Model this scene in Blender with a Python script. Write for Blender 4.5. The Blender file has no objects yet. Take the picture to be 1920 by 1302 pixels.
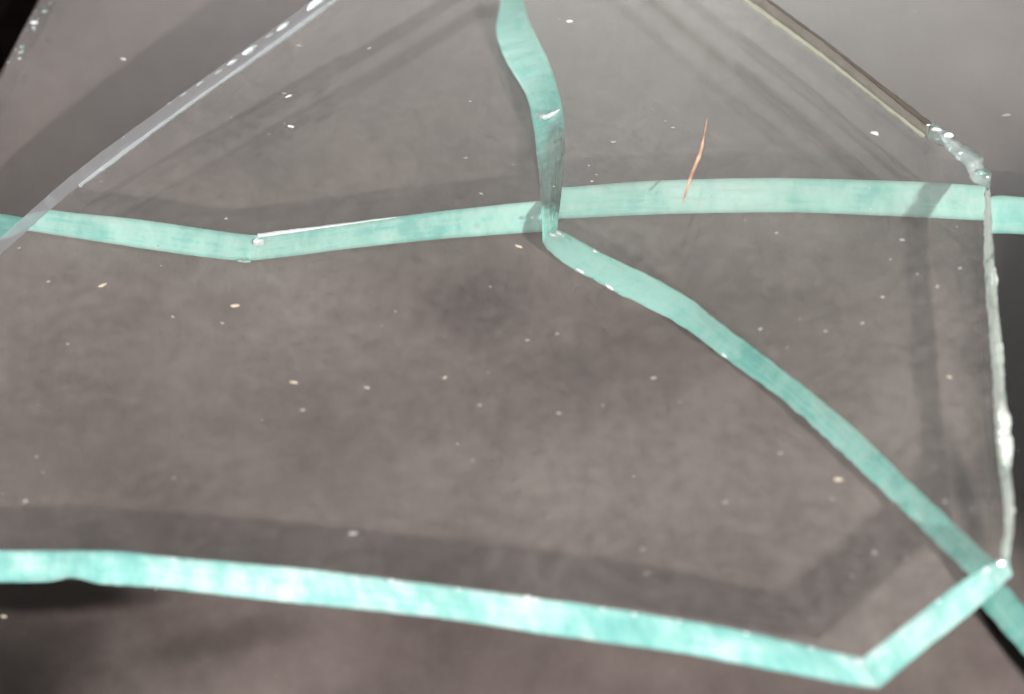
import bpy, bmesh, math, random
from mathutils import Vector, Matrix, noise
from mathutils.geometry import delaunay_2d_cdt

sc = bpy.context.scene
C = sc.collection
MM = 1.0                                 # one scene unit is one millimetre
sc.unit_settings.system = 'METRIC'; sc.unit_settings.scale_length = 0.001
R = random.Random(7)

# ------------------------------------------------------------------ camera
W, H = 1920.0, 1302.0                    # the photograph's frame, used to turn pixels into points
DIST, ELEV, LENS = 365.0, math.radians(45), 137.0
AIM = Vector((0, 0, 6))
CAMPOS = AIM + DIST * Vector((0, -math.cos(ELEV), math.sin(ELEV)))
cam = bpy.data.objects.new('camera', bpy.data.cameras.new('camera'))
C.objects.link(cam); sc.camera = cam
cam.location = CAMPOS * MM
cam.rotation_euler = (math.pi / 2 - ELEV, 0, 0)
cam.data.lens = LENS; cam.data.sensor_width = 36.0
cam.data.clip_start = 5; cam.data.clip_end = 20000
cam.data.dof.use_dof = True
cam.data.dof.focus_distance = 376 * MM
cam.data.dof.aperture_fstop = 0.023
FWD = (AIM - CAMPOS).normalized(); RIGHT = Vector((1, 0, 0)); UP = RIGHT.cross(FWD)
PXF = LENS / 36.0 * W

# ------------------------------------------------------------------ world, lamps, exposure
ROOM, FAR_GLOW, FRONT_FILL = 0.36, 2.6, 3.3
world = bpy.data.worlds.new('World'); sc.world = world; world.use_nodes = True
wt = world.node_tree; bg = wt.nodes['Background']
def wmath(op, a, b=None, c=None, clamp=False):
    n = wt.nodes.new('ShaderNodeMath'); n.operation = op; n.use_clamp = clamp
    for k, v in enumerate((a, b, c)):
        if v is None: continue
        if isinstance(v, (int, float)): n.inputs[k].default_value = v
        else: wt.links.new(v, n.inputs[k])
    return n.outputs[0]
def wstep(v, lo, hi):
    n = wt.nodes.new('ShaderNodeMapRange'); n.interpolation_type = 'SMOOTHSTEP'
    n.inputs['From Min'].default_value = lo; n.inputs['From Max'].default_value = hi
    wt.links.new(v, n.inputs['Value']); return n.outputs['Result']
wc = wt.nodes.new('ShaderNodeTexCoord'); wsx = wt.nodes.new('ShaderNodeSeparateXYZ'); wt.links.new(wc.outputs['Generated'], wsx.inputs[0])
# the room: even soft light, plus an unseen glow added on the far side
glow = wmath('MULTIPLY', wstep(wsx.outputs[2], 0.72, 0.58), wstep(wsx.outputs[1], -0.1, 0.6))
glow = wmath('MULTIPLY', glow, wmath('MULTIPLY', wstep(wsx.outputs[0], -0.30, 0.08), wstep(wsx.outputs[0], 0.27, 0.0)))
wd = wmath('ADD', wmath('ADD', wmath('MULTIPLY', wsx.outputs[0], -0.80), wmath('MULTIPLY', wsx.outputs[1], -0.55)), wmath('MULTIPLY', wsx.outputs[2], 0.22))
front = wstep(wd, 0.15, 0.95)                     # unseen fill glow added at the front left to brighten the edges
wt.links.new(wmath('ADD', wmath('MULTIPLY_ADD', glow, FAR_GLOW, ROOM), wmath('MULTIPLY', front, FRONT_FILL)), bg.inputs[1])
bg.inputs[0].default_value = (1.0, 0.962, 0.945, 1)
def area(name, pos, target, size, watts, color, caustic):
    L = bpy.data.lights.new(name, 'AREA'); L.shape = 'DISK'; L.size = size; L.energy = watts; L.color = color
    L.cycles.is_caustics_light = caustic
    o = bpy.data.objects.new(name, L); C.objects.link(o)
    o.location = pos
    o.rotation_euler = (Vector(target) - Vector(pos)).to_track_quat('-Z', 'Y').to_euler()
    return o
KD = Vector((0.48, -1.40, 1.0)).normalized()
area('desk_lamp_light', KD * 900 * MM, (0, 0, 0), 32 * MM, 14800000.0, (1.0, 0.97, 0.93), True)

sc.view_settings.view_transform = 'Standard'; sc.view_settings.look = 'None'
sc.view_settings.gamma = 1.0; sc.view_settings.exposure = 0.0
sc.view_settings.use_curve_mapping = False
sc.render.engine = 'CYCLES'
cy = sc.cycles
cy.use_denoising = True
cy.max_bounces = 13; cy.transmission_bounces = 12; cy.glossy_bounces = 6; cy.diffuse_bounces = 2
cy.transparent_max_bounces = 16
cy.sample_clamp_indirect = 6.0; cy.sample_clamp_direct = 0
cy.caustics_refractive = True; cy.caustics_reflective = True
cy.blur_glossy = 0.2
cy.use_adaptive_sampling = True; cy.adaptive_threshold = 0.04; cy.adaptive_min_samples = 24
sc.render.filter_size = 2.7

# ------------------------------------------------------------------ pixel -> point on a level plane (mm), looking through n panes of glass
T_GLASS = 4.0
def at(px, py, z, n=0):
    d = (FWD * PXF + RIGHT * (px - W / 2) + UP * (H / 2 - py)).normalized()
    s = (z - CAMPOS.z) / d.z
    p = CAMPOS + d * s
    h = Vector((d.x, d.y, 0)); si = h.length
    if n and si > 1e-6:
        h.normalize()
        sr = si / 1.52
        p += h * (n * T_GLASS * (sr / math.sqrt(1 - sr * sr) - si / math.sqrt(1 - si * si)))
    return p
TOP = (8.05, 0.0700, 0.0330)             # the top pane's underside: z = TOP[0] + TOP[1] x + TOP[2] y, low at the front left, propped on the others
def top_z(x, y, off): return TOP[0] + TOP[1] * x + TOP[2] * y + off
def on_top(px, py, off):
    d = (FWD * PXF + RIGHT * (px - W / 2) + UP * (H / 2 - py)).normalized()
    s = (top_z(CAMPOS.x, CAMPOS.y, off) - CAMPOS.z) / (d.z - TOP[1] * d.x - TOP[2] * d.y)
    return CAMPOS + d * s
def tline(off, pts): return [on_top(q[0], q[1], off) for q in pts]
def line(z, pts):
    """pts: (x, y) or (x, y, panes looked through)"""
    return [at(q[0], q[1], z, q[2] if len(q) > 2 else 0) for q in pts]

# ------------------------------------------------------------------ materials
def new_mat(name):
    m = bpy.data.materials.new(name); m.use_nodes = True
    nt = m.node_tree; nt.nodes.clear()
    out = nt.nodes.new('ShaderNodeOutputMaterial')
    return m, nt, out
def N(nt, t, **kw):
    n = nt.nodes.new(t)
    for k, v in kw.items():
        if k in n.inputs: n.inputs[k].default_value = v
        else: setattr(n, k, v)
    return n
def mix(nt, fac, a, b):
    n = nt.nodes.new('ShaderNodeMixShader')
    if isinstance(fac, float): n.inputs[0].default_value = fac
    else: nt.links.new(fac, n.inputs[0])
    nt.links.new(a, n.inputs[1]); nt.links.new(b, n.inputs[2]); return n.outputs[0]
def noise_tex(nt, scale, detail=4.0, rough=0.55, stretch=None):
    tc = nt.nodes.new('ShaderNodeTexCoord')
    n = N(nt, 'ShaderNodeTexNoise', Scale=scale * 0.001, Detail=detail, Roughness=rough)
    if stretch:
        mp = nt.nodes.new('ShaderNodeMapping'); mp.inputs['Scale'].default_value = stretch
        nt.links.new(tc.outputs['Object'], mp.inputs[0]); nt.links.new(mp.outputs[0], n.inputs['Vector'])
    else: nt.links.new(tc.outputs['Object'], n.inputs['Vector'])
    return n
def ramp(nt, src, stops):
    r = nt.nodes.new('ShaderNodeValToRGB'); e = r.color_ramp.elements
    while len(e) < len(stops): e.new(0.5)
    for q, (p, c) in zip(e, stops):
        q.position = p; q.color = (c[0], c[1], c[2], 1) if not isinstance(c, float) else (c, c, c, 1)
    nt.links.new(src, r.inputs[0]); return r.outputs[0]

def clear_glass(name='clear_glass', film=0.0):
    m, nt, out = new_mat(name)
    g = N(nt, 'ShaderNodeBsdfGlass', Roughness=0.0, IOR=1.52, Color=(0.985, 0.99, 0.985, 1))
    sh = g.outputs[0]
    if film:                                    # a thin film of grey dust
        n = noise_tex(nt, 45.0, 6.0, 0.62); n2 = noise_tex(nt, 700.0, 3.0, 0.6)
        mu = N(nt, 'ShaderNodeMath', operation='MULTIPLY'); nt.links.new(n.outputs['Fac'], mu.inputs[0]); nt.links.new(n2.outputs['Fac'], mu.inputs[1])
        f = ramp(nt, mu.outputs[0], [(0.13, film * 0.45), (0.26, film), (0.41, film * 1.8)])
        d = N(nt, 'ShaderNodeBsdfDiffuse', Color=(0.74, 0.68, 0.65, 1))
        sh = mix(nt, f, sh, d.outputs[0])
    nt.links.new(sh, out.inputs[0]); return m
def broken_clear(name='broken_glass_clear', tint=(0.90, 0.93, 0.95, 1), rough=0.0, milky=0.42, film=(0.72, 0.72, 0.78, 1)):
    m, nt, out = new_mat(name)
    b = N(nt, 'ShaderNodeBump', Strength=0.35, Distance=0.4)
    n = noise_tex(nt, 900.0, 3.0); nt.links.new(n.outputs['Fac'], b.inputs['Height'])
    g = N(nt, 'ShaderNodeBsdfGlass', Roughness=rough, IOR=1.52, Color=tint)
    d = N(nt, 'ShaderNodeBsdfDiffuse', Color=film)
    t = N(nt, 'ShaderNodeBsdfTranslucent', Color=film)
    for x in (d, t): nt.links.new(b.outputs[0], x.inputs['Normal'])
    nt.links.new(mix(nt, milky, g.outputs[0], mix(nt, 0.5, d.outputs[0], t.outputs[0])), out.inputs[0]); return m
def broken_teal(name, dark, mid, pale, bump=0.5, scale=260.0, gloss=0.10, clear=0.12, rough=0.22, trans=0.35, streak=1.0, arris=0.5, bias=0.0, con=1.0):
    """fractured glass edge: light is scattered back and through in the glass's own green, streaked along its length"""
    m, nt, out = new_mat(name)
    uv = N(nt, 'ShaderNodeAttribute', attribute_name='edge_uv')
    def along(sx, sy, detail, off=0.0):
        mp = nt.nodes.new('ShaderNodeMapping'); mp.inputs['Scale'].default_value = (sx, sy, 1); mp.inputs['Location'].default_value = (off, off, off)
        nt.links.new(uv.outputs['Vector'], mp.inputs[0])
        q = N(nt, 'ShaderNodeTexNoise', Scale=1.0, Detail=detail, Roughness=0.6); nt.links.new(mp.outputs[0], q.inputs['Vector']); return q.outputs['Fac']
    def M(op, a_, b_, c_=None):
        q = N(nt, 'ShaderNodeMath', operation=op)
        for k, v in enumerate((a_, b_, c_)):
            if v is None: continue
            if isinstance(v, float): q.inputs[k].default_value = v
            else: nt.links.new(v, q.inputs[k])
        return q.outputs[0]
    n = noise_tex(nt, scale, 3.0, 0.5)
    fine = along(0.16, 7.0, 4.0)                    # long streaks
    facet = along(0.55, 0.9, 3.0, 31.0)             # shell-like facets
    v = M('ADD', M('MULTIPLY', n.outputs['Fac'], 0.40), M('ADD', M('MULTIPLY', fine, 0.35 * streak), M('MULTIPLY', facet, 0.25 + 0.35 * (1 - streak))))
    v = M('MULTIPLY_ADD', v, con, 0.5 - 0.5 * con)
    fr = N(nt, 'ShaderNodeAttribute', attribute_name='paleness'); v = M('ADD', v, fr.outputs['Fac'])  # paler stretches: rough glass and edge glow, both painted into the colour
    col = ramp(nt, v, [(0.36 - bias, dark), (0.50 - bias, mid), (0.66 - bias, pale)])
    b = N(nt, 'ShaderNodeBump', Strength=bump, Distance=0.6)
    nt.links.new(M('ADD', facet, M('MULTIPLY', fine, 0.3)), b.inputs['Height'])
    d = nt.nodes.new('ShaderNodeBsdfDiffuse'); t = nt.nodes.new('ShaderNodeBsdfTranslucent')
    g = N(nt, 'ShaderNodeBsdfGlossy', Roughness=rough)
    gl = N(nt, 'ShaderNodeBsdfGlass', Roughness=0.2, IOR=1.52, Color=(0.66, 0.92, 0.87, 1))
    for x in (d, t): nt.links.new(col, x.inputs['Color'])
    for x in (d, g, gl): nt.links.new(b.outputs[0], x.inputs['Normal'])
    sh = mix(nt, trans, d.outputs[0], t.outputs[0])
    at_ = N(nt, 'ShaderNodeAttribute', attribute_name='clarity')
    sp = nt.nodes.new('ShaderNodeSeparateXYZ'); nt.links.new(uv.outputs['Vector'], sp.inputs[0])
    e = M('MULTIPLY', M('ABSOLUTE', M('SUBTRACT', sp.outputs['Y'], 0.5), None), 2.0)   # 1 at the arrises, 0 in the middle: the thin arrises are clearer
    e = M('MULTIPLY', M('POWER', e, 7.0), arris)
    w = M('ADD', M('ADD', at_.outputs['Fac'], e), M('MULTIPLY_ADD', fine, 0.7, clear - 0.35))
    cm = N(nt, 'ShaderNodeClamp'); cm.inputs['Max'].default_value = 0.95; nt.links.new(w, cm.inputs['Value'])
    sh = mix(nt, cm.outputs[0], sh, gl.outputs[0])
    sh = mix(nt, gloss, sh, g.outputs[0])
    nt.links.new(sh, out.inputs[0]); return m
def plain(name, col, rough=0.8, var=0.0, scale=2000.0, spec=0.4):
    m, nt, out = new_mat(name)
    p = N(nt, 'ShaderNodeBsdfPrincipled', Roughness=rough); p.inputs['Specular IOR Level'].default_value = spec
    n = noise_tex(nt, scale, 3.0)
    c = ramp(nt, n.outputs['Fac'], [(0.3, [q * (1 - var) for q in col]), (0.7, [min(1, q * (1 + var)) for q in col])])
    nt.links.new(c, p.inputs['Base Color']); nt.links.new(p.outputs[0], out.inputs[0]); return m
def dusty_board(name, a, b_, c_, spec=0.1, dark_patches=()):
    m, nt, out = new_mat(name)
    n1 = noise_tex(nt, 38.0, 6.0, 0.6); n2 = noise_tex(nt, 420.0, 5.0, 0.65, (1, 0.6, 1))
    ad = N(nt, 'ShaderNodeMath', operation='MULTIPLY_ADD'); ad.inputs[1].default_value = 0.24
    nt.links.new(n2.outputs['Fac'], ad.inputs[0]); nt.links.new(n1.outputs['Fac'], ad.inputs[2])
    col = ramp(nt, ad.outputs[0], [(0.42, a), (0.61, b_), (0.80, c_)])
    # dark patches: thin dust, and shadows of shard edges painted into the colour: (x, y, half length, half width, turn, depth, softness) in mm
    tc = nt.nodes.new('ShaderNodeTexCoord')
    for (wx, wy, wl, ww, wa, wd, so) in dark_patches:
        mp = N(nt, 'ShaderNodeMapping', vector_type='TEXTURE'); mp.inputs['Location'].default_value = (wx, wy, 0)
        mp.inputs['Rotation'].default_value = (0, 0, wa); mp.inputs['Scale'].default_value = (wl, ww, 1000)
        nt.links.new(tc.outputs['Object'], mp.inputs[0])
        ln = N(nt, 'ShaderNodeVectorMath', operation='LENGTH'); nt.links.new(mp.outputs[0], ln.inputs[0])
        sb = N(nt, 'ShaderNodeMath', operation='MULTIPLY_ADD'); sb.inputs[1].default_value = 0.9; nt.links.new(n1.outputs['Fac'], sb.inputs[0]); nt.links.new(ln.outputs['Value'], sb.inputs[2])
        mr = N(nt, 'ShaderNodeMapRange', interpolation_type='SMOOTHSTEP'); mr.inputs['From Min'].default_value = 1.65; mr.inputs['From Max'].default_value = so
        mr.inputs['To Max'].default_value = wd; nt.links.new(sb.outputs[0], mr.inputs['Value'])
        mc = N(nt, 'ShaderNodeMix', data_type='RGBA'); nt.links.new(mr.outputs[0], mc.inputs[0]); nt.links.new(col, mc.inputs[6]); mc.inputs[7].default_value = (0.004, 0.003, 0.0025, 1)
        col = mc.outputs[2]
    bp = N(nt, 'ShaderNodeBump', Strength=0.25, Distance=0.4); nt.links.new(n2.outputs['Fac'], bp.inputs['Height'])
    p = N(nt, 'ShaderNodeBsdfPrincipled', Roughness=0.85); p.inputs['Specular IOR Level'].default_value = spec
    nt.links.new(col, p.inputs['Base Color']); nt.links.new(bp.outputs[0], p.inputs['Normal'])
    nt.links.new(p.outputs[0], out.inputs[0]); return m

M_GLASS = clear_glass()
M_DUSTY = clear_glass('dusty_glass', 0.031)
M_CLEAR = broken_clear()
M_TEAL = broken_teal('broken_glass_teal', (0.25, 0.61, 0.55), (0.41, 0.77, 0.69), (0.58, 0.88, 0.81), 0.12, 60.0, 0.08, 0.10, 0.2, 0.30, 1.0, 0.5, 0.0, 2.0)
M_TEALF = broken_teal('broken_glass_teal_rough', (0.20, 0.74, 0.66), (0.36, 0.93, 0.82), (0.52, 1.0, 0.90), 0.45, 140.0, 0.09, -0.12, 0.12, 0.60, 0.7, 0.4, 0.02, 1.7)
M_TEALA = broken_teal('broken_glass_teal_bright', (0.17, 0.46, 0.43), (0.28, 0.58, 0.54), (0.54, 0.76, 0.72), 0.55, 140.0, 0.14, 0.0, 0.10, 0.25, 0.7, 0.5, 0.0, 1.3)
M_PALE = broken_teal('broken_glass_pale', (0.40, 0.58, 0.53), (0.76, 0.90, 0.83), (1.0, 1.0, 0.96), 0.4, 90.0, 0.18, 0.0, 0.10, 0.5, 0.6, 0.3, 0.06, 1.8)
M_STRAW = broken_clear('broken_glass_straw', (0.84, 0.80, 0.72, 1), 0.0, 0.14, (0.55, 0.50, 0.40, 1))
M_RIM = broken_teal('straw_rim', (0.60, 0.62, 0.48), (0.78, 0.80, 0.66), (0.86, 0.90, 0.80), 0.2, 300.0, 0.06, 0.0, 0.2, 0.4, 0.0, 0.0)
M_FROST_GLINT = broken_teal('splinter_and_glint_glass', (0.80, 0.88, 0.92), (0.90, 0.95, 0.98), (0.97, 0.99, 1.0), 0.3, 700.0, 0.25, 0.0, 0.12, 0.4, 0.0, 0.0)
M_GLINT = broken_teal('glinting_glass', (0.72, 0.86, 0.80), (0.92, 0.98, 0.92), (1.0, 1.0, 0.96), 0.3, 300.0, 0.25, -0.1, 0.12, 0.45, 0.0, 0.0)
M_CHIP = broken_teal('crushed_glass', (0.46, 0.58, 0.56), (0.68, 0.78, 0.76), (0.93, 0.97, 0.96), 0.4, 500.0, 0.2, 0.22, 0.15, 0.45, 0.0)
M_GROUND = plain('black_table', (0.002, 0.0014, 0.0012), 0.9, 0.4, 300.0, 0.01)
def dark_patch_at(px, py, lx, ly, ang, depth, n=0, so=0.55):
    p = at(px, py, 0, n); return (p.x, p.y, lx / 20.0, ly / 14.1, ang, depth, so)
M_BOARD = dusty_board('dusty_grey_board', (0.058, 0.046, 0.043), (0.091, 0.073, 0.069), (0.126, 0.104, 0.098), dark_patches=[
    dark_patch_at(60, 1116, 260, 34, 0.0, 0.95, 0, 0.9), dark_patch_at(-30, 1270, 430, 200, 0.35, 0.9), dark_patch_at(2005, 730, 215, 430, 0.0, 1.0, 1, 1.05),  # first: shade painted below the top shard's front edge
    dark_patch_at(1812, 930, 26, 150, 0.10, 0.9, 2), dark_patch_at(1895, 1200, 30, 130, 0.42, 1.0, 0, 1.05), dark_patch_at(420, 1200, 200, 40, 0.3, 0.4),  # first two: painted shadows of the right edge and the diagonal edge
    dark_patch_at(900, 570, 150, 80, 0.2, 0.38, 1), dark_patch_at(560, 1040, 260, 40, -0.1, 0.25, 1), dark_patch_at(1000, 780, 260, 110, 0.4, 0.30, 1)])
M_DUST = plain('dust', (0.24, 0.235, 0.23), 0.7, 0.1)
M_DUSTB = plain('bright_dust', (0.50, 0.51, 0.53), 0.5, 0.1)
M_DUSTW = plain('warm_dust', (0.38, 0.33, 0.26), 0.7, 0.15)
M_BROWN = plain('brown_shade', (0.085, 0.062, 0.040), 0.7, 0.3, 500.0)
M_FIBRE = plain('orange_fibre', (0.38, 0.245, 0.17), 0.6, 0.45, 700.0)

# ------------------------------------------------------------------ builders
def link(name, me, parent=None, recv=True, cast=False):
    o = bpy.data.objects.new(name, me); C.objects.link(o)
    if parent: o.parent = parent
    o.cycles.is_caustics_receiver = recv
    o.cycles.is_caustics_caster = cast
    return o
def mesh(name, verts, faces, mat, smooth=True):
    me = bpy.data.meshes.new(name)
    me.from_pydata([tuple(Vector(v) * MM) for v in verts], [], faces)
    me.materials.append(mat)
    for p in me.polygons: p.use_smooth = smooth
    me.update(); return me
def resample(pts, step, jit=0.0, n=None, smooth=True):
    """points along a polyline at even spacing, corners kept soft; jit = sideways roughness in mm"""
    L = [0.0]
    for a, b in zip(pts, pts[1:]): L.append(L[-1] + (b - a).length)
    n = n or max(2, int(L[-1] / step) + 1)
    out = []
    for i in range(n):
        s = L[-1] * i / (n - 1)
        k = 0
        while k < len(pts) - 2 and s > L[k + 1]: k += 1
        f = (s - L[k]) / max(1e-9, L[k + 1] - L[k])
        p1, p2 = pts[k], pts[k + 1]
        if smooth and len(pts) > 2:
            p0 = pts[k - 1] if k else p1 * 2 - p2
            p3 = pts[k + 2] if k + 2 < len(pts) else p2 * 2 - p1
            m1 = (p2 - p0) * 0.5; m2 = (p3 - p1) * 0.5
            ln = (p2 - p1).length
            if m1.length > ln: m1 *= ln / m1.length
            if m2.length > ln: m2 *= ln / m2.length
            f2, f3 = f * f, f * f * f
            p = p1 * (2*f3 - 3*f2 + 1) + m1 * (f3 - 2*f2 + f) + p2 * (-2*f3 + 3*f2) + m2 * (f3 - f2)
        else: p = p1.lerp(p2, f)
        if jit and 0 < i < n - 1:
            t = (p2 - p1); t.z = 0
            if t.length > 1e-6:
                t.normalize(); q = Vector((-t.y, t.x, 0))
                p = p + q * jit * (noise.noise(p * 0.9) + 0.6 * noise.noise(p * 2.7 + Vector((5, 1, 2))))
        out.append(p)
    return out
def smooth01(x, lo, hi):
    u = max(0.0, min(1.0, (x - lo) / (hi - lo))); return u * u * (3 - 2 * u)
class Shard:
    def __init__(self, label, cat, base):
        self.root = bpy.data.objects.new('glass_shard', None); C.objects.link(self.root)
        self.root.empty_display_size = 10.0
        self.root.location = Vector(base) * MM
        self.base = Vector(base)
        self.root['label'] = label; self.root['category'] = cat; self.root['group'] = 'broken glass shards'
        self.top, self.bot = [], []
    def local(self, pts): return [p - self.base for p in pts]
    def edge(self, top, bot, mat=None, clarity=None, paleness=None, *, step=0.6, jit=0.05, rows=6, rough=0.08, mid=None, label=None, bow=0.0, smooth=True, name='fractured_edge', facet=True):
        n = max(2, int(max(sum((b - a).length for a, b in zip(q, q[1:])) for q in (top, bot)) / step) + 1)
        t = resample(top, step, jit, n, smooth); b = resample(bot, step, jit * 1.3, n, smooth)
        mm = resample(mid, step, jit, n, smooth) if mid else None
        self.top += t[:-1]; self.bot += b[:-1]
        if mat is None: return t, b
        verts, faces = [], []
        for i in range(n):
            out = (b[min(i + 1, n - 1)] - b[max(i - 1, 0)]); out = Vector((-out.y, out.x, 0))
            out = out.normalized() if out.length > 1e-9 else Vector((0, 0, 0))
            for r in range(rows + 1):
                f = r / rows
                if mm:
                    p = t[i].lerp(mm[i], f * 2) if f < 0.5 else mm[i].lerp(b[i], f * 2 - 1)
                else: p = t[i].lerp(b[i], f)
                if 0 < r < rows and 0 < i < n - 1:
                    a = rough * (noise.noise(p * 0.55) + 0.5 * noise.noise(p * 1.7)) + bow * math.sin(math.pi * f)
                    p = p + out * a + Vector((0, 0, 0.4 * rough * noise.noise(p * 1.1 + Vector((9, 4, 7)))))
                verts.append(p - self.base)
        for i in range(n - 1):
            for r in range(rows):
                a = i * (rows + 1) + r
                faces.append((a, a + rows + 1, a + rows + 2, a + 1))
        o = link(name, mesh(name, verts, faces, mat, facet), self.root, cast=mat in (M_CLEAR, M_STRAW))
        uv_ = o.data.attributes.new('edge_uv', 'FLOAT_VECTOR', 'POINT'); run = R.uniform(0, 400)
        for i in range(n):
            if i: run += (b[i] - b[i - 1]).length
            for r in range(rows + 1): uv_.data[i * (rows + 1) + r].vector = (run, r / rows, 0)
        for an, fn in (('clarity', clarity), ('paleness', paleness)):
            if not fn: continue
            at_ = o.data.attributes.new(an, 'FLOAT', 'POINT')
            for i in range(n):
                for r in range(rows + 1): at_.data[i * (rows + 1) + r].value = fn(i / (n - 1), r / rows)
        if label: o['label'] = label
        return t, b
    def close(self, film=None):
        bm = bmesh.new()
        for pts, up in ((self.top, True), (self.bot, False)):
            g = 7.0                                     # evenly sized triangles inside the outline keep the refracted light clean
            co = [Vector((p.x, p.y)) for p in pts]
            nb = len(co)
            x0, x1 = min(p.x for p in co), max(p.x for p in co); y0, y1 = min(p.y for p in co), max(p.y for p in co)
            ix = 0
            yy = y0 + g * 0.5
            while yy < y1:
                ix += 1
                xx = x0 + g * (0.5 + 0.5 * (ix % 2))
                while xx < x1:
                    co.append(Vector((xx, yy))); xx += g
                yy += g * 0.866
            r = delaunay_2d_cdt(co, [(k, (k + 1) % nb) for k in range(nb)], [], 1, 1e-5)
            # the pane is flat: fit its plane through the outline
            mx = sum(p.x for p in pts) / nb; my = sum(p.y for p in pts) / nb; mz = sum(p.z for p in pts) / nb
            sxx = sum((p.x-mx)**2 for p in pts); syy = sum((p.y-my)**2 for p in pts); sxy = sum((p.x-mx)*(p.y-my) for p in pts)
            sxz = sum((p.x-mx)*(p.z-mz) for p in pts); syz = sum((p.y-my)*(p.z-mz) for p in pts)
            dt = sxx * syy - sxy * sxy
            pb = (sxz * syy - syz * sxy) / dt; pc = (syz * sxx - sxz * sxy) / dt
            vs = [bm.verts.new((Vector((v.x, v.y, mz + pb * (v.x - mx) + pc * (v.y - my))) - self.base) * MM) for v in r[0]]
            for q in r[2]:
                f = bm.faces.new([vs[k] for k in q]); f.normal_update()
                if (f.normal.z > 0) != up: f.normal_flip()
        bmesh.ops.delete(bm, geom=[v for v in bm.verts if not v.link_faces], context='VERTS')
        for f in bm.faces: f.smooth = True
        me = bpy.data.meshes.new('pane'); bm.to_mesh(me); bm.free()
        me.materials.append(M_GLASS)
        if film:
            me.materials.append(film)
            for p in me.polygons: p.material_index = 1 if p.normal.z > 0 else 0
        return link('pane', me, self.root, recv=False, cast=True)
    def sliver(self, name, pts, rad, mat, label=None):
        """a thin ridge along pts, for glints and shadow lines; rad(t) in mm"""
        verts, faces, k = [], [], 5
        n = len(pts)
        for i, p in enumerate(pts):
            t = (pts[min(i + 1, n - 1)] - pts[max(i - 1, 0)]).normalized()
            s = t.cross(Vector((0, 0, 1))).normalized(); u = s.cross(t)
            r = rad(i / (n - 1)) * (1 + 0.35 * noise.noise(p * 2.1))
            for j in range(k):
                a = 2 * math.pi * j / k
                verts.append(p + s * r * math.cos(a) + u * r * 0.7 * math.sin(a) - self.base)
        for i in range(n - 1):
            for j in range(k):
                faces.append((i*k + j, i*k + (j+1) % k, (i+1)*k + (j+1) % k, (i+1)*k + j))
        faces += [tuple(range(k)), tuple((n-1)*k + j for j in range(k))]
        o = link(name, mesh(name, verts, faces, mat, False), self.root)
        if label: o['label'] = label
        return o
    def chip(self, p, size, mat, seed, name='chip', turn=0.0):
        o = link(name, chunk_mesh(name, size, mat, seed), self.root)
        o.location = (p - self.base) * MM; o.rotation_euler = (0, 0, turn)
        return o
def chunk_mesh(name, size, mat, seed, sub=2):
    bm = bmesh.new(); bmesh.ops.create_icosphere(bm, subdivisions=sub, radius=1.0)
    off = Vector((seed * 3.1, seed * 1.7, seed * 0.9))
    for v in bm.verts:
        d = v.co.normalized()
        v.co = d * (1 + 0.45 * noise.noise(d * 1.3 + off) + 0.2 * noise.noise(d * 3.1 + off))
        v.co = Vector((v.co.x * size[0], v.co.y * size[1], v.co.z * size[2])) * MM
    me = bpy.data.meshes.new(name); bm.to_mesh(me); bm.free(); me.materials.append(mat)
    for p in me.polygons: p.use_smooth = False
    return me
def slab(name, top, thick, mat, label=None, cat=None):
    bm = bmesh.new()
    vt = [bm.verts.new(p * MM) for p in top]
    f = bm.faces.new(vt); f.normal_update()
    if f.normal.z < 0: f.normal_flip()
    ret = bmesh.ops.extrude_face_region(bm, geom=[f])
    for v in ret['geom']:
        if isinstance(v, bmesh.types.BMVert): v.co.z -= thick * MM
    bmesh.ops.recalc_face_normals(bm, faces=bm.faces[:])
    bmesh.ops.triangulate(bm, faces=bm.faces[:])
    me = bpy.data.meshes.new(name); bm.to_mesh(me); bm.free(); me.materials.append(mat)
    o = link(name, me)
    if label: o['label'] = label; o['category'] = cat
    return o

# ------------------------------------------------------------------ heights (mm): table -2, boards 0, three panes stacked
ZG = -2.0
D0, D1 = 0.30, 4.30
C0, C1 = 4.65, 8.65
A0, A1 = 0.0, 4.0                        # the top pane: heights above its own sloping plane, see TOP

# ground and the boards the glass lies on
o = link('ground', mesh('ground', [(-3000, -3000, ZG), (3000, -3000, ZG), (3000, 3000, ZG), (-3000, 3000, ZG)], [(0, 1, 2, 3)], M_GROUND, False))
o['kind'] = 'structure'
bd = line(0, [(130, -110, 0), (66, 12, 0), (-6, 150, 0), (-160, 420, 0), (-160, 1500, 0), (2300, 1500, 0), (2300, -420, 0), (300, -420, 0)])
o = slab('backing_board', bd, 1.9, M_BOARD, 'dusty grey board lying under all the glass shards', 'board')

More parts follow.
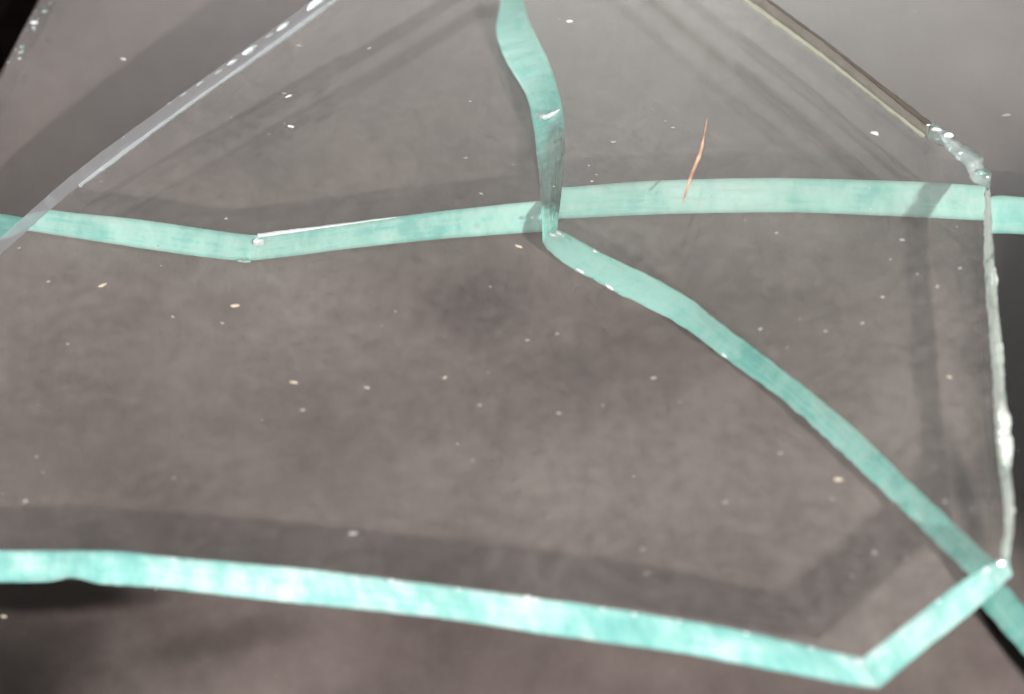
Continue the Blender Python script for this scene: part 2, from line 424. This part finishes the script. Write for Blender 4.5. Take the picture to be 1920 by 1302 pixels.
# ------------------------------------------------------------------ shard D: lowest, its front edge runs across the picture
d = Shard('lowest glass shard with a wide teal front edge running across behind the others', 'glass shard', at(900, 250, D0))
TL = line(D1, [(130, -110), (75, 0), (36, 72), (0, 150), (-70, 270), (-130, 392)])
BL = line(D0, [(118, -70), (62, 40), (24, 110), (-12, 186), (-84, 310), (-130, 440)])
d.edge(TL, BL, M_CLEAR, rough=0.12, jit=0.12)
t, b = d.edge(line(D1, [(-130, 392), (0, 401), (110, 394, 1), (260, 410, 1), (450, 437, 1), (484, 440, 1)]),
       line(D0, [(-130, 440), (0, 452), (50, 431, 1), (192, 453, 1), (346, 476, 1), (440, 487, 1), (484, 487, 1)]), M_TEAL, rough=0.05, jit=0.02)
t2, b2_ = d.edge(line(D1, [(484, 440, 1), (560, 430, 1), (745, 405, 1), (880, 389, 1), (1020, 375, 1), (1062, 349.5, 2), (1200, 339, 2), (1330, 334, 2), (1450, 332, 2), (1600, 335, 2), (1750, 340, 2), (1846, 346, 2), (1868, 367, 1), (1920, 370, 1), (2200, 395, 1)]),
       line(D0, [(484, 487, 1), (560, 478, 1), (660, 465, 1), (832, 447, 1), (1014, 434, 1), (1050, 409, 2), (1200, 402, 2), (1300, 399, 2), (1440, 397, 2), (1529, 398, 2), (1721, 406, 2), (1846, 412, 2), (1868, 438, 1), (1920, 440, 1), (2200, 465, 1)]), M_TEAL, rough=0.05, jit=0.02)
d.edge(line(D1, [(2200, 395, 1), (2200, -420)]), line(D0, [(2200, 465, 1), (2200, -420)]), None)
d.edge(line(D1, [(2200, -420), (130, -420)]), line(D0, [(2200, -420), (118, -380)]), None)
d.edge(line(D1, [(130, -420), (130, -110)]), line(D0, [(118, -380), (118, -70)]), None)
d.close()
rg = resample(line(D1 - 0.1, [(486, 441, 1), (560, 431, 1), (745, 406, 1)]), 0.35, 0.03)
d.sliver('glint_ridge', rg, lambda f: 0.20 * (1 - f) ** 0.8 + 0.05, M_FROST_GLINT, 'bright glint along the top edge, built as a white ridge')  # white ridge in place of a glint on the arris
d.chip(at(487, 452, D1 - 0.7, 1), (0.5, 0.3, 0.45), M_FROST_GLINT, 3)  # white chip in place of the highlight at the kink
d.chip(at(462, 488, D0 + 0.3, 1), (0.7, 0.25, 0.16), M_CHIP, 4)

for k in range(22):
    u = R.random(); x = 76 - 78 * u + R.uniform(-2, 26) ; y = 150 * u + R.uniform(-6, 14)
    w = 0.07 + 0.3 * R.random() ** 2.2
    d.chip(at(x, y, D1 + 0.02), (w * 1.3, w * 0.8, w * 0.4), R.choice((M_FROST_GLINT, M_CHIP, M_CHIP)), 130 + k)
# ------------------------------------------------------------------ shard C: middle, pointed tip by the crossing, wavy left edge
c = Shard('middle glass shard, wavy teal left edge turning at its tip into a long diagonal edge', 'glass shard', at(1500, 500, C0))
c.edge(line(C1, [(960, -420), (975, -150), (985, 0, 1), (1000, 50, 1), (1032, 115, 1), (1052, 180, 1), (1060, 225, 1), (1061, 280, 1), (1057, 345, 1), (1047, 428, 1)]),
       line(C0, [(920, -420), (938, -150), (940, 0, 1), (933, 58, 1), (950, 110, 1), (988, 175, 1), (1003, 235, 1), (1009, 290, 1), (1015, 350, 1), (1020, 452, 1)]),
       M_TEALF, lambda f, g: 0.9 * smooth01(f + 0.03 * math.sin(5 * g), 0.74, 0.86), lambda f, g: 0.20 * (1 - smooth01(f, 0.60, 0.78)), rough=0.08, jit=0.03, bow=0.12)
c.sliver('glint_ridge', resample([at(1008, 212, C0 + 0.9, 1), at(1028, 217, C0 + 2.1, 1), at(1052, 204, C1 - 0.4, 1)], 0.2), lambda f: 0.10 + 0.32 * math.sin(math.pi * f) ** 1.5, M_FROST_GLINT, 'white glinting crescent across the broken edge')  # highlight on the wavy edge, built as a white crescent
c.edge(line(C1, [(1047, 428, 1), (1062, 434, 1), (1139, 477, 1), (1225, 518, 1), (1300, 561, 1), (1337, 592, 1), (1475, 696, 1), (1606, 802, 1), (1705, 898, 1), (1836, 1021, 1), (1893, 1105), (1960, 1190), (2200, 1500)]),
       line(C0, [(1020, 452, 1), (1032, 470, 1), (1075, 502, 1), (1178, 557, 1), (1260, 598, 1), (1300, 623, 1), (1356, 665, 1), (1490, 765, 1), (1606, 872, 1), (1702, 963, 1), (1817, 1075, 1), (1839, 1136), (1920, 1228), (2180, 1540)]), M_TEALF, lambda f, g: 0.40 * smooth01(f, 0.40, 0.75), lambda f, g: 0.22 * (1 - smooth01(f, 0.12, 0.34)) - 0.04 * g, rough=0.07, jit=0.11, bow=0.1)
c.edge(line(C1, [(2200, 1500), (2300, 600), (2300, -420)]), line(C0, [(2180, 1540), (2300, 600), (2300, -420)]), None)
c.edge(line(C1, [(2300, -420), (960, -420)]), line(C0, [(2300, -420), (920, -420)]), None)
for k, (x, y, w) in enumerate([(1052, 437, 0.32), (1075, 449, 0.16), (1118, 470, 0.16), (1150, 487, 0.14), (1040, 440, 0.26), (1240, 528, 0.18)]):
    c.chip(at(x, y, C1 - 0.2, 1), (w * 1.6, w * 0.6, w * 0.5), M_TEALF if k % 2 else M_FROST_GLINT, 160 + k, turn=-0.72)
for k, (x, y, w) in enumerate([(1090, 510, 0.28), (1120, 526, 0.22), (1145, 540, 0.3), (1165, 552, 0.18), (1360, 668, 0.2)]):
    c.chip(at(x, y - 3, C0 + 0.35, 1), (w * 1.8, w * 0.5, w * 0.6), M_TEALF if k % 2 else M_FROST_GLINT, 170 + k, turn=-0.72)
c.close()

# ------------------------------------------------------------------ shard A: on top, covers most of the picture
a = Shard('large top glass shard with a bright teal front edge and a chipped right corner', 'glass shard', on_top(960, 800, A0))
T1 = tline(A1, [(900, -230), (700, -80), (588, 0), (457, 94), (292, 211), (138, 326), (0, 447), (-220, 640)])
B1 = [Vector((p.x, p.y, top_z(p.x, p.y, A0))) for p in T1]
ta, ba = a.edge(T1, B1, M_CLEAR, rough=0.04, jit=0.05, label='pale back edge seen through the pane')
a.edge(tline(A1, [(-220, 640), (-220, 1022)]), tline(A0, [(-220, 690), (-220, 1085)]), None)
a.edge(tline(A1, [(-220, 1022), (0, 1032), (200, 1033), (326, 1045), (576, 1067), (640, 1075), (901, 1107), (1139, 1140), (1300, 1166), (1410, 1187), (1560, 1222), (1617, 1234)]),
       tline(A0, [(-220, 1085), (0, 1092), (90, 1092), (134, 1084), (192, 1096), (296, 1103), (491, 1125), (660, 1142), (832, 1161), (1024, 1190), (1280, 1226), (1414, 1251), (1606, 1287), (1648, 1291)]), M_TEALA, None, lambda f, g: 0.06 * math.exp(-((f - 0.52) / 0.16) ** 2) + 0.10 * smooth01(f, 0.95, 1.0) - 0.05 * (1 - smooth01(f, 0.0, 0.25)), rough=0.12, jit=0.05, bow=0.1)
a.edge(tline(A1, [(1617, 1234), (1700, 1170), (1809, 1086), (1888, 1044)]),
       tline(A0, [(1648, 1291), (1740, 1215), (1828, 1144), (1899, 1080)]), M_TEALA, None, lambda f, g: 0.07 - 0.05 * f, rough=0.08, jit=0.04, bow=0.1)
a.edge(tline(A1, [(1888, 1044), (1900, 1000), (1901, 945), (1893, 861), (1880, 669), (1866, 515), (1860, 425), (1856, 352)]),
       tline(A0, [(1899, 1080), (1884, 1042), (1881, 968), (1870, 888), (1857, 695), (1845, 541), (1844, 445), (1845, 396)]), M_PALE, rough=0.05, jit=0.09, step=0.35)
OUT = [(1858, 345), (1854, 318), (1832, 288), (1792, 262), (1750, 229)]
b_end = on_top(1744, 229, A1); b_end = Vector((b_end.x, b_end.y, top_z(b_end.x, b_end.y, A0)))
a.edge(tline(A1, [(1856, 352), (1829, 343), (1805, 312), (1780, 284), (1748, 236), (1744, 229)]),
       tline(A0, [(1845, 396), (1842, 366), (1822, 330)]) + [b_end], M_CHIP, name='chipped_corner', step=0.3, jit=0.25, rough=0.45,
       mid=tline(A1 - 1.4, OUT), label='crushed white chipped corner')
T2 = tline(A1, [(1744, 229), (1640, 148), (1548, 76), (1444, 0), (1300, -105), (1120, -250)])
B2 = [Vector((p.x, p.y, top_z(p.x, p.y, A0))) for p in T2]
a.edge(T2, B2, M_STRAW, rough=0.04, jit=0.05, label='straw coloured back edge seen through the pane')
a.edge(tline(A1, [(1120, -250), (900, -230)]), [Vector((p.x, p.y, top_z(p.x, p.y, A0))) for p in tline(A1, [(1120, -250), (900, -230)])], None)
a.close(M_DUSTY)
rr_ = resample([Vector((p.x, p.y, top_z(p.x, p.y, A0 + 0.2))) for p in tline(A1, [(1740, 226), (1640, 148), (1548, 76), (1444, 0), (1390, -40)])], 0.5, 0.05)
a.sliver('straw_coloured_rim', rr_, lambda f: 0.34 + 0.16 * smooth01(f, 0.35, 0.7), M_RIM, 'pale straw coloured rim along the back edge')
for k in range(16):
    u = R.random(); x = 1748 + 98 * u + R.uniform(-10, 8); y = 236 + 92 * u ** 1.3 + R.uniform(-4, 22)
    w = 0.10 + 0.4 * R.random() ** 2
    a.chip(on_top(x, y, A1 - R.uniform(0.0, 0.8)), (w * 1.3, w * 0.7, w * 0.5), R.choice((M_FROST_GLINT, M_CHIP, M_CHIP)), 60 + k)
rb_ = resample([Vector((p.x, p.y, top_z(p.x, p.y, A1 - 0.45))) for p in tline(A1, [(1742, 228), (1640, 148), (1548, 76), (1444, 0), (1390, -40)])], 0.5, 0.05)
a.sliver('shade_rim', rb_, lambda f: 0.42 - 0.24 * smooth01(f, 0.05, 0.6), M_BROWN, 'dark brown shadow line along the back edge')  # shadow line of the back edge, painted as a dark ridge
for k, (x, y, w) in enumerate([(735, 1090, 0.20), (748, 1093, 0.12), (990, 1122, 0.26), (1002, 1125, 0.14), (325, 1048, 0.12), (860, 1106, 0.13), (1130, 1142, 0.12), (1190, 1152, 0.16), (1275, 1165, 0.12), (1400, 1188, 0.14),
                               (1520, 1216, 0.12), (1612, 1240, 0.22), (1640, 1224, 0.16), (1760, 1128, 0.16), (1850, 1068, 0.24), (1878, 1056, 0.3)]):
    a.chip(on_top(x, y, A1 - 0.1), (w * 1.2, w * 0.8, w * 0.6), M_FROST_GLINT, 90 + k, turn=-0.2)  # white chips added as glints along the front edge
for k, (pl, rmax) in enumerate([([(1857, 360), (1859, 425), (1862, 480)], 0.20), ([(1864, 488), (1867, 520), (1871, 575)], 0.42), ([(1872, 585), (1876, 640), (1884, 742)], 0.42),
                                ([(1885, 752), (1888, 800), (1892, 850), (1895, 885)], 0.72), ([(1896, 900), (1899, 950), (1898, 1000)], 0.32), ([(1897, 1000), (1893, 1030), (1888, 1048)], 0.40)]):
    q = resample(tline(A1 - 0.3, [(x - 6, y) for x, y in pl]), 0.25, 0.12)
    a.sliver('glint_ridge', q, lambda f, m=rmax: 0.06 + m * math.sin(math.pi * min(1, 0.06 + 0.9 * f)) ** 0.6, M_GLINT, 'bright white glint along the right edge, built as a ridge')  # near-white ridges stand in for glints on the right edge
# highlights along the left back edge, built as white ridges and chips
rl = resample([Vector((p.x, p.y, top_z(p.x, p.y, A0 + 0.15))) for p in tline(A1, [(640, -38), (588, 0), (457, 94), (292, 211), (148, 319)])], 0.5, 0.05)
a.sliver('glint_ridge', rl, lambda f: 0.42 + 0.16 * math.sin(7 * f) * math.sin(3.1 * f + 1), M_FROST_GLINT, 'white glint along the back edge, built as a ridge')
for k, (x, y, s) in enumerate([(594, 6, 0.85), (532, 50, 0.58), (468, 96, 0.58), (436, 118, 0.42), (505, 68, 0.3), (410, 136, 0.3), (375, 158, 0.28), (345, 178, 0.24), (318, 194, 0.2)]):
    p = on_top(x, y, A1 - 0.15)
    a.chip(p, (s * 1.7, s * 0.6, s * 0.4), M_FROST_GLINT, 20 + k, turn=0.82)  # white chips in place of highlights

# ------------------------------------------------------------------ orange fibre lying on the top shard
fp = resample(tline(A1 + 0.18, [(1326, 222), (1322, 245), (1314, 285), (1300, 320), (1290, 350), (1281, 378)]), 0.25)
verts, faces = [], []
n = len(fp)
for i, p in enumerate(fp):
    f = i / (n - 1); tq = (fp[min(i+1, n-1)] - fp[max(i-1, 0)]).normalized(); s = tq.cross(Vector((0, 0, 1))).normalized()
    r = 0.03 + 0.16 * max(0.0, math.sin(math.pi * min(1, f * 0.85 + 0.02))) ** 1.2 * (1 + 0.3 * noise.noise(p * 3))
    for j in range(5):
        an = 2 * math.pi * j / 5
        verts.append(p + s * r * math.cos(an) + Vector((0, 0, 0.12 * math.sin(an))))
for i in range(n - 1):
    for j in range(5): faces.append((i*5 + j, i*5 + (j+1) % 5, (i+1)*5 + (j+1) % 5, (i+1)*5 + j))
faces += [tuple(range(5)), tuple((n-1)*5 + j for j in range(5))]
o = link('orange_fibre', mesh('orange_fibre', verts, faces, M_FIBRE))
o['label'] = 'thin orange fibre lying on the top glass shard'; o['category'] = 'fibre'

# ------------------------------------------------------------------ dust grains: (x, y, size px, surface, warm)
GR = [(231, 111, 18, 'D', 0), (541, 181, 20, 'A', 0), (533, 175, 12, 'A', 0), (545, 237, 18, 'A', 0), (533, 231, 10, 'A', 0), (693, 90, 16, 'A', 0), (560, 85, 14, 'A', 0),
      (972, 462, 24, 'A', 1), (440, 573, 22, 'A', 1), (192, 535, 22, 'A', 1), (551, 717, 20, 'A', 1), (568, 769, 18, 'A', 0), (688, 727, 20, 'A', 0), (663, 1000, 24, 'A', 0),
      (1572, 899, 22, 'A', 1), (1226, 709, 16, 'A', 0), (989, 638, 14, 'A', 0), (1045, 626, 14, 'A', 0), (1360, 942, 16, 'A', 0), (1463, 850, 14, 'A', 0),
      (1640, 250, 26, 'A', 0), (1262, 239, 12, 'A', 0), (1150, 266, 14, 'A', 0), (1068, 40, 20, 'A', 0), (1050, 36, 10, 'A', 0), (1884, 245, 24, 'D', 0), (1712, 50, 14, 'D', 0),
      (1692, 450, 14, 'A', 0), (1758, 537, 14, 'A', 0), (1655, 557, 14, 'A', 1), (1780, 707, 18, 'A', 1), (1720, 514, 10, 'A', 0), (1800, 503, 14, 'A', 0), (1617, 606, 14, 'A', 0),
      (1548, 621, 12, 'A', 0), (1426, 617, 14, 'A', 0), (1456, 437, 14, 'A', 0), (882, 190, 12, 'A', 0), (873, 296, 12, 'A', 0), (900, 760, 14, 'A', 0), (1048, 775, 14, 'A', 0),
      (834, 708, 12, 'A', 1), (324, 594, 14, 'A', 0), (417, 606, 12, 'A', 0), (91, 528, 12, 'A', 0), (36, 465, 12, 'A', 0), (902, 363, 12, 'A', 0), (1110, 340, 14, 'A', 0),
      (424, 410, 14, 'A', 0), (1678, 940, 14, 'A', 0), (1772, 940, 14, 'A', 0), (48, 940, 20, 'A', 0), (1205, 1030, 14, 'A', 0), (1214, 1075, 14, 'A', 0), (7, 1156, 20, 'B', 1), (1640, 1036, 16, 'A', 0)]
meshes = {}
for w_ in (0, 1, 2):
    for k in range(4):
        meshes[w_, k] = chunk_mesh('dust_grain', (0.5, 0.42, 0.16), (M_DUST, M_DUSTW, M_DUSTB)[w_], 40 + k + 10 * w_, 1)
GO = []
ZS = {'A': A1, 'C': C1, 'D': D1, 'B': 0.0}
for i, (x, y, s, surf, warm) in enumerate(GR):
    o = link('dust_grain', meshes[2 if not warm and s >= 18 and y < 600 else warm, i % 4])
    k = s / 20.0 * 0.6
    o.location = (on_top(x, y, A1 + 0.10 * k) if surf == 'A' else at(x, y, ZS[surf] + 0.10 * k)) * MM; o.scale = (k * R.uniform(0.9, 1.5), k * R.uniform(0.45, 0.9), k * 0.7); o.rotation_euler = (0, 0, R.uniform(-0.5, 0.7))
    o['category'] = 'dust grain'; o['group'] = 'dust grains on the glass'
    GO.append((o, x, y, surf, warm))
def band_y(x): return 395 + (75 if x < 470 else 75 - (x - 470) * 0.135) * 0.9 if x < 1040 else 345
def zone(x, y, surf):
    if surf == 'B': return 'on the board at the lower left corner'
    if surf == 'D': return 'on the lowest shard, left of the top shard' if x < 900 else 'on the lowest shard, right of the top shard'
    if y < band_y(x): return 'above the teal cross edge, left of the wavy edge' if x < 1030 else 'above the teal cross edge, right of the wavy edge'
    if x > 1040 and y < 440 + (x - 1040) * 0.72: return 'between the teal cross edge and the long diagonal edge'
    return ('just below the teal cross edge, left of the diagonal' if y < 600 else 'in the middle of the top shard' if y < 800 else 'near the bright front edge')
ORD = ['leftmost', 'second from left', 'third from left', 'fourth from left', 'fifth from left', 'sixth from left', 'seventh from left', 'eighth from left', 'ninth from left', 'tenth from left',
       'eleventh from left', 'twelfth from left', 'thirteenth from left', 'fourteenth from left', 'fifteenth from left', 'sixteenth from left']
zones = {}
for g_ in GO: zones.setdefault((zone(*g_[1:4]), g_[4]), []).append(g_)
for (zn, warm), lst in zones.items():
    lst.sort(key=lambda q: q[1])
    for k, g_ in enumerate(lst):
        tone = 'yellowish' if warm else 'white'
        g_[0]['label'] = (tone + ' dust grain ' + zn) + (', ' + ORD[k] if len(lst) > 1 else '')

# fine dust nobody could count
def fine_dust(name, z, n, smin, smax, seed, label):
    rr = random.Random(seed); verts, faces = [], []
    for _ in range(n):
        px, py = rr.uniform(-40, 1960), rr.uniform(-40, 1330)
        p = on_top(px, py, A1 + 0.005) if name == 'top_dust' else at(px, py, z)
        if name == 'top_dust':
            poly = a.top; x, y = p.x, p.y; ins = False
            for u, v in zip(poly, poly[1:] + poly[:1]):
                if (u.y > y) != (v.y > y) and x < (v.x - u.x) * (y - u.y) / (v.y - u.y) + u.x: ins = not ins
            if not ins: continue
        r = smin + (smax - smin) * rr.random() ** 3; an = rr.uniform(0, 6.28)
        b0 = len(verts)
        for j in range(5):
            q = an + 2 * math.pi * j / 5
            e = rr.uniform(0.5, 1.4)
            verts.append(p + Vector((r * 1.3 * e * math.cos(q), r * e * math.sin(q), 0.01)))
        verts.append(p + Vector((0, 0, 0.01 + 0.5 * r)))
        for j in range(5): faces.append((b0 + j, b0 + (j + 1) % 5, b0 + 5))
    o = link(name, mesh(name, verts, faces, M_DUST, False))
    o['kind'] = 'stuff'; o['label'] = label; o['category'] = 'dust'
fine_dust('top_dust', A1 + 0.005, 380, 0.02, 0.12, 3, 'fine pale dust scattered over the top glass shard')
fine_dust('board_dust', 0.005, 200, 0.02, 0.10, 5, 'fine pale dust scattered over the grey board')
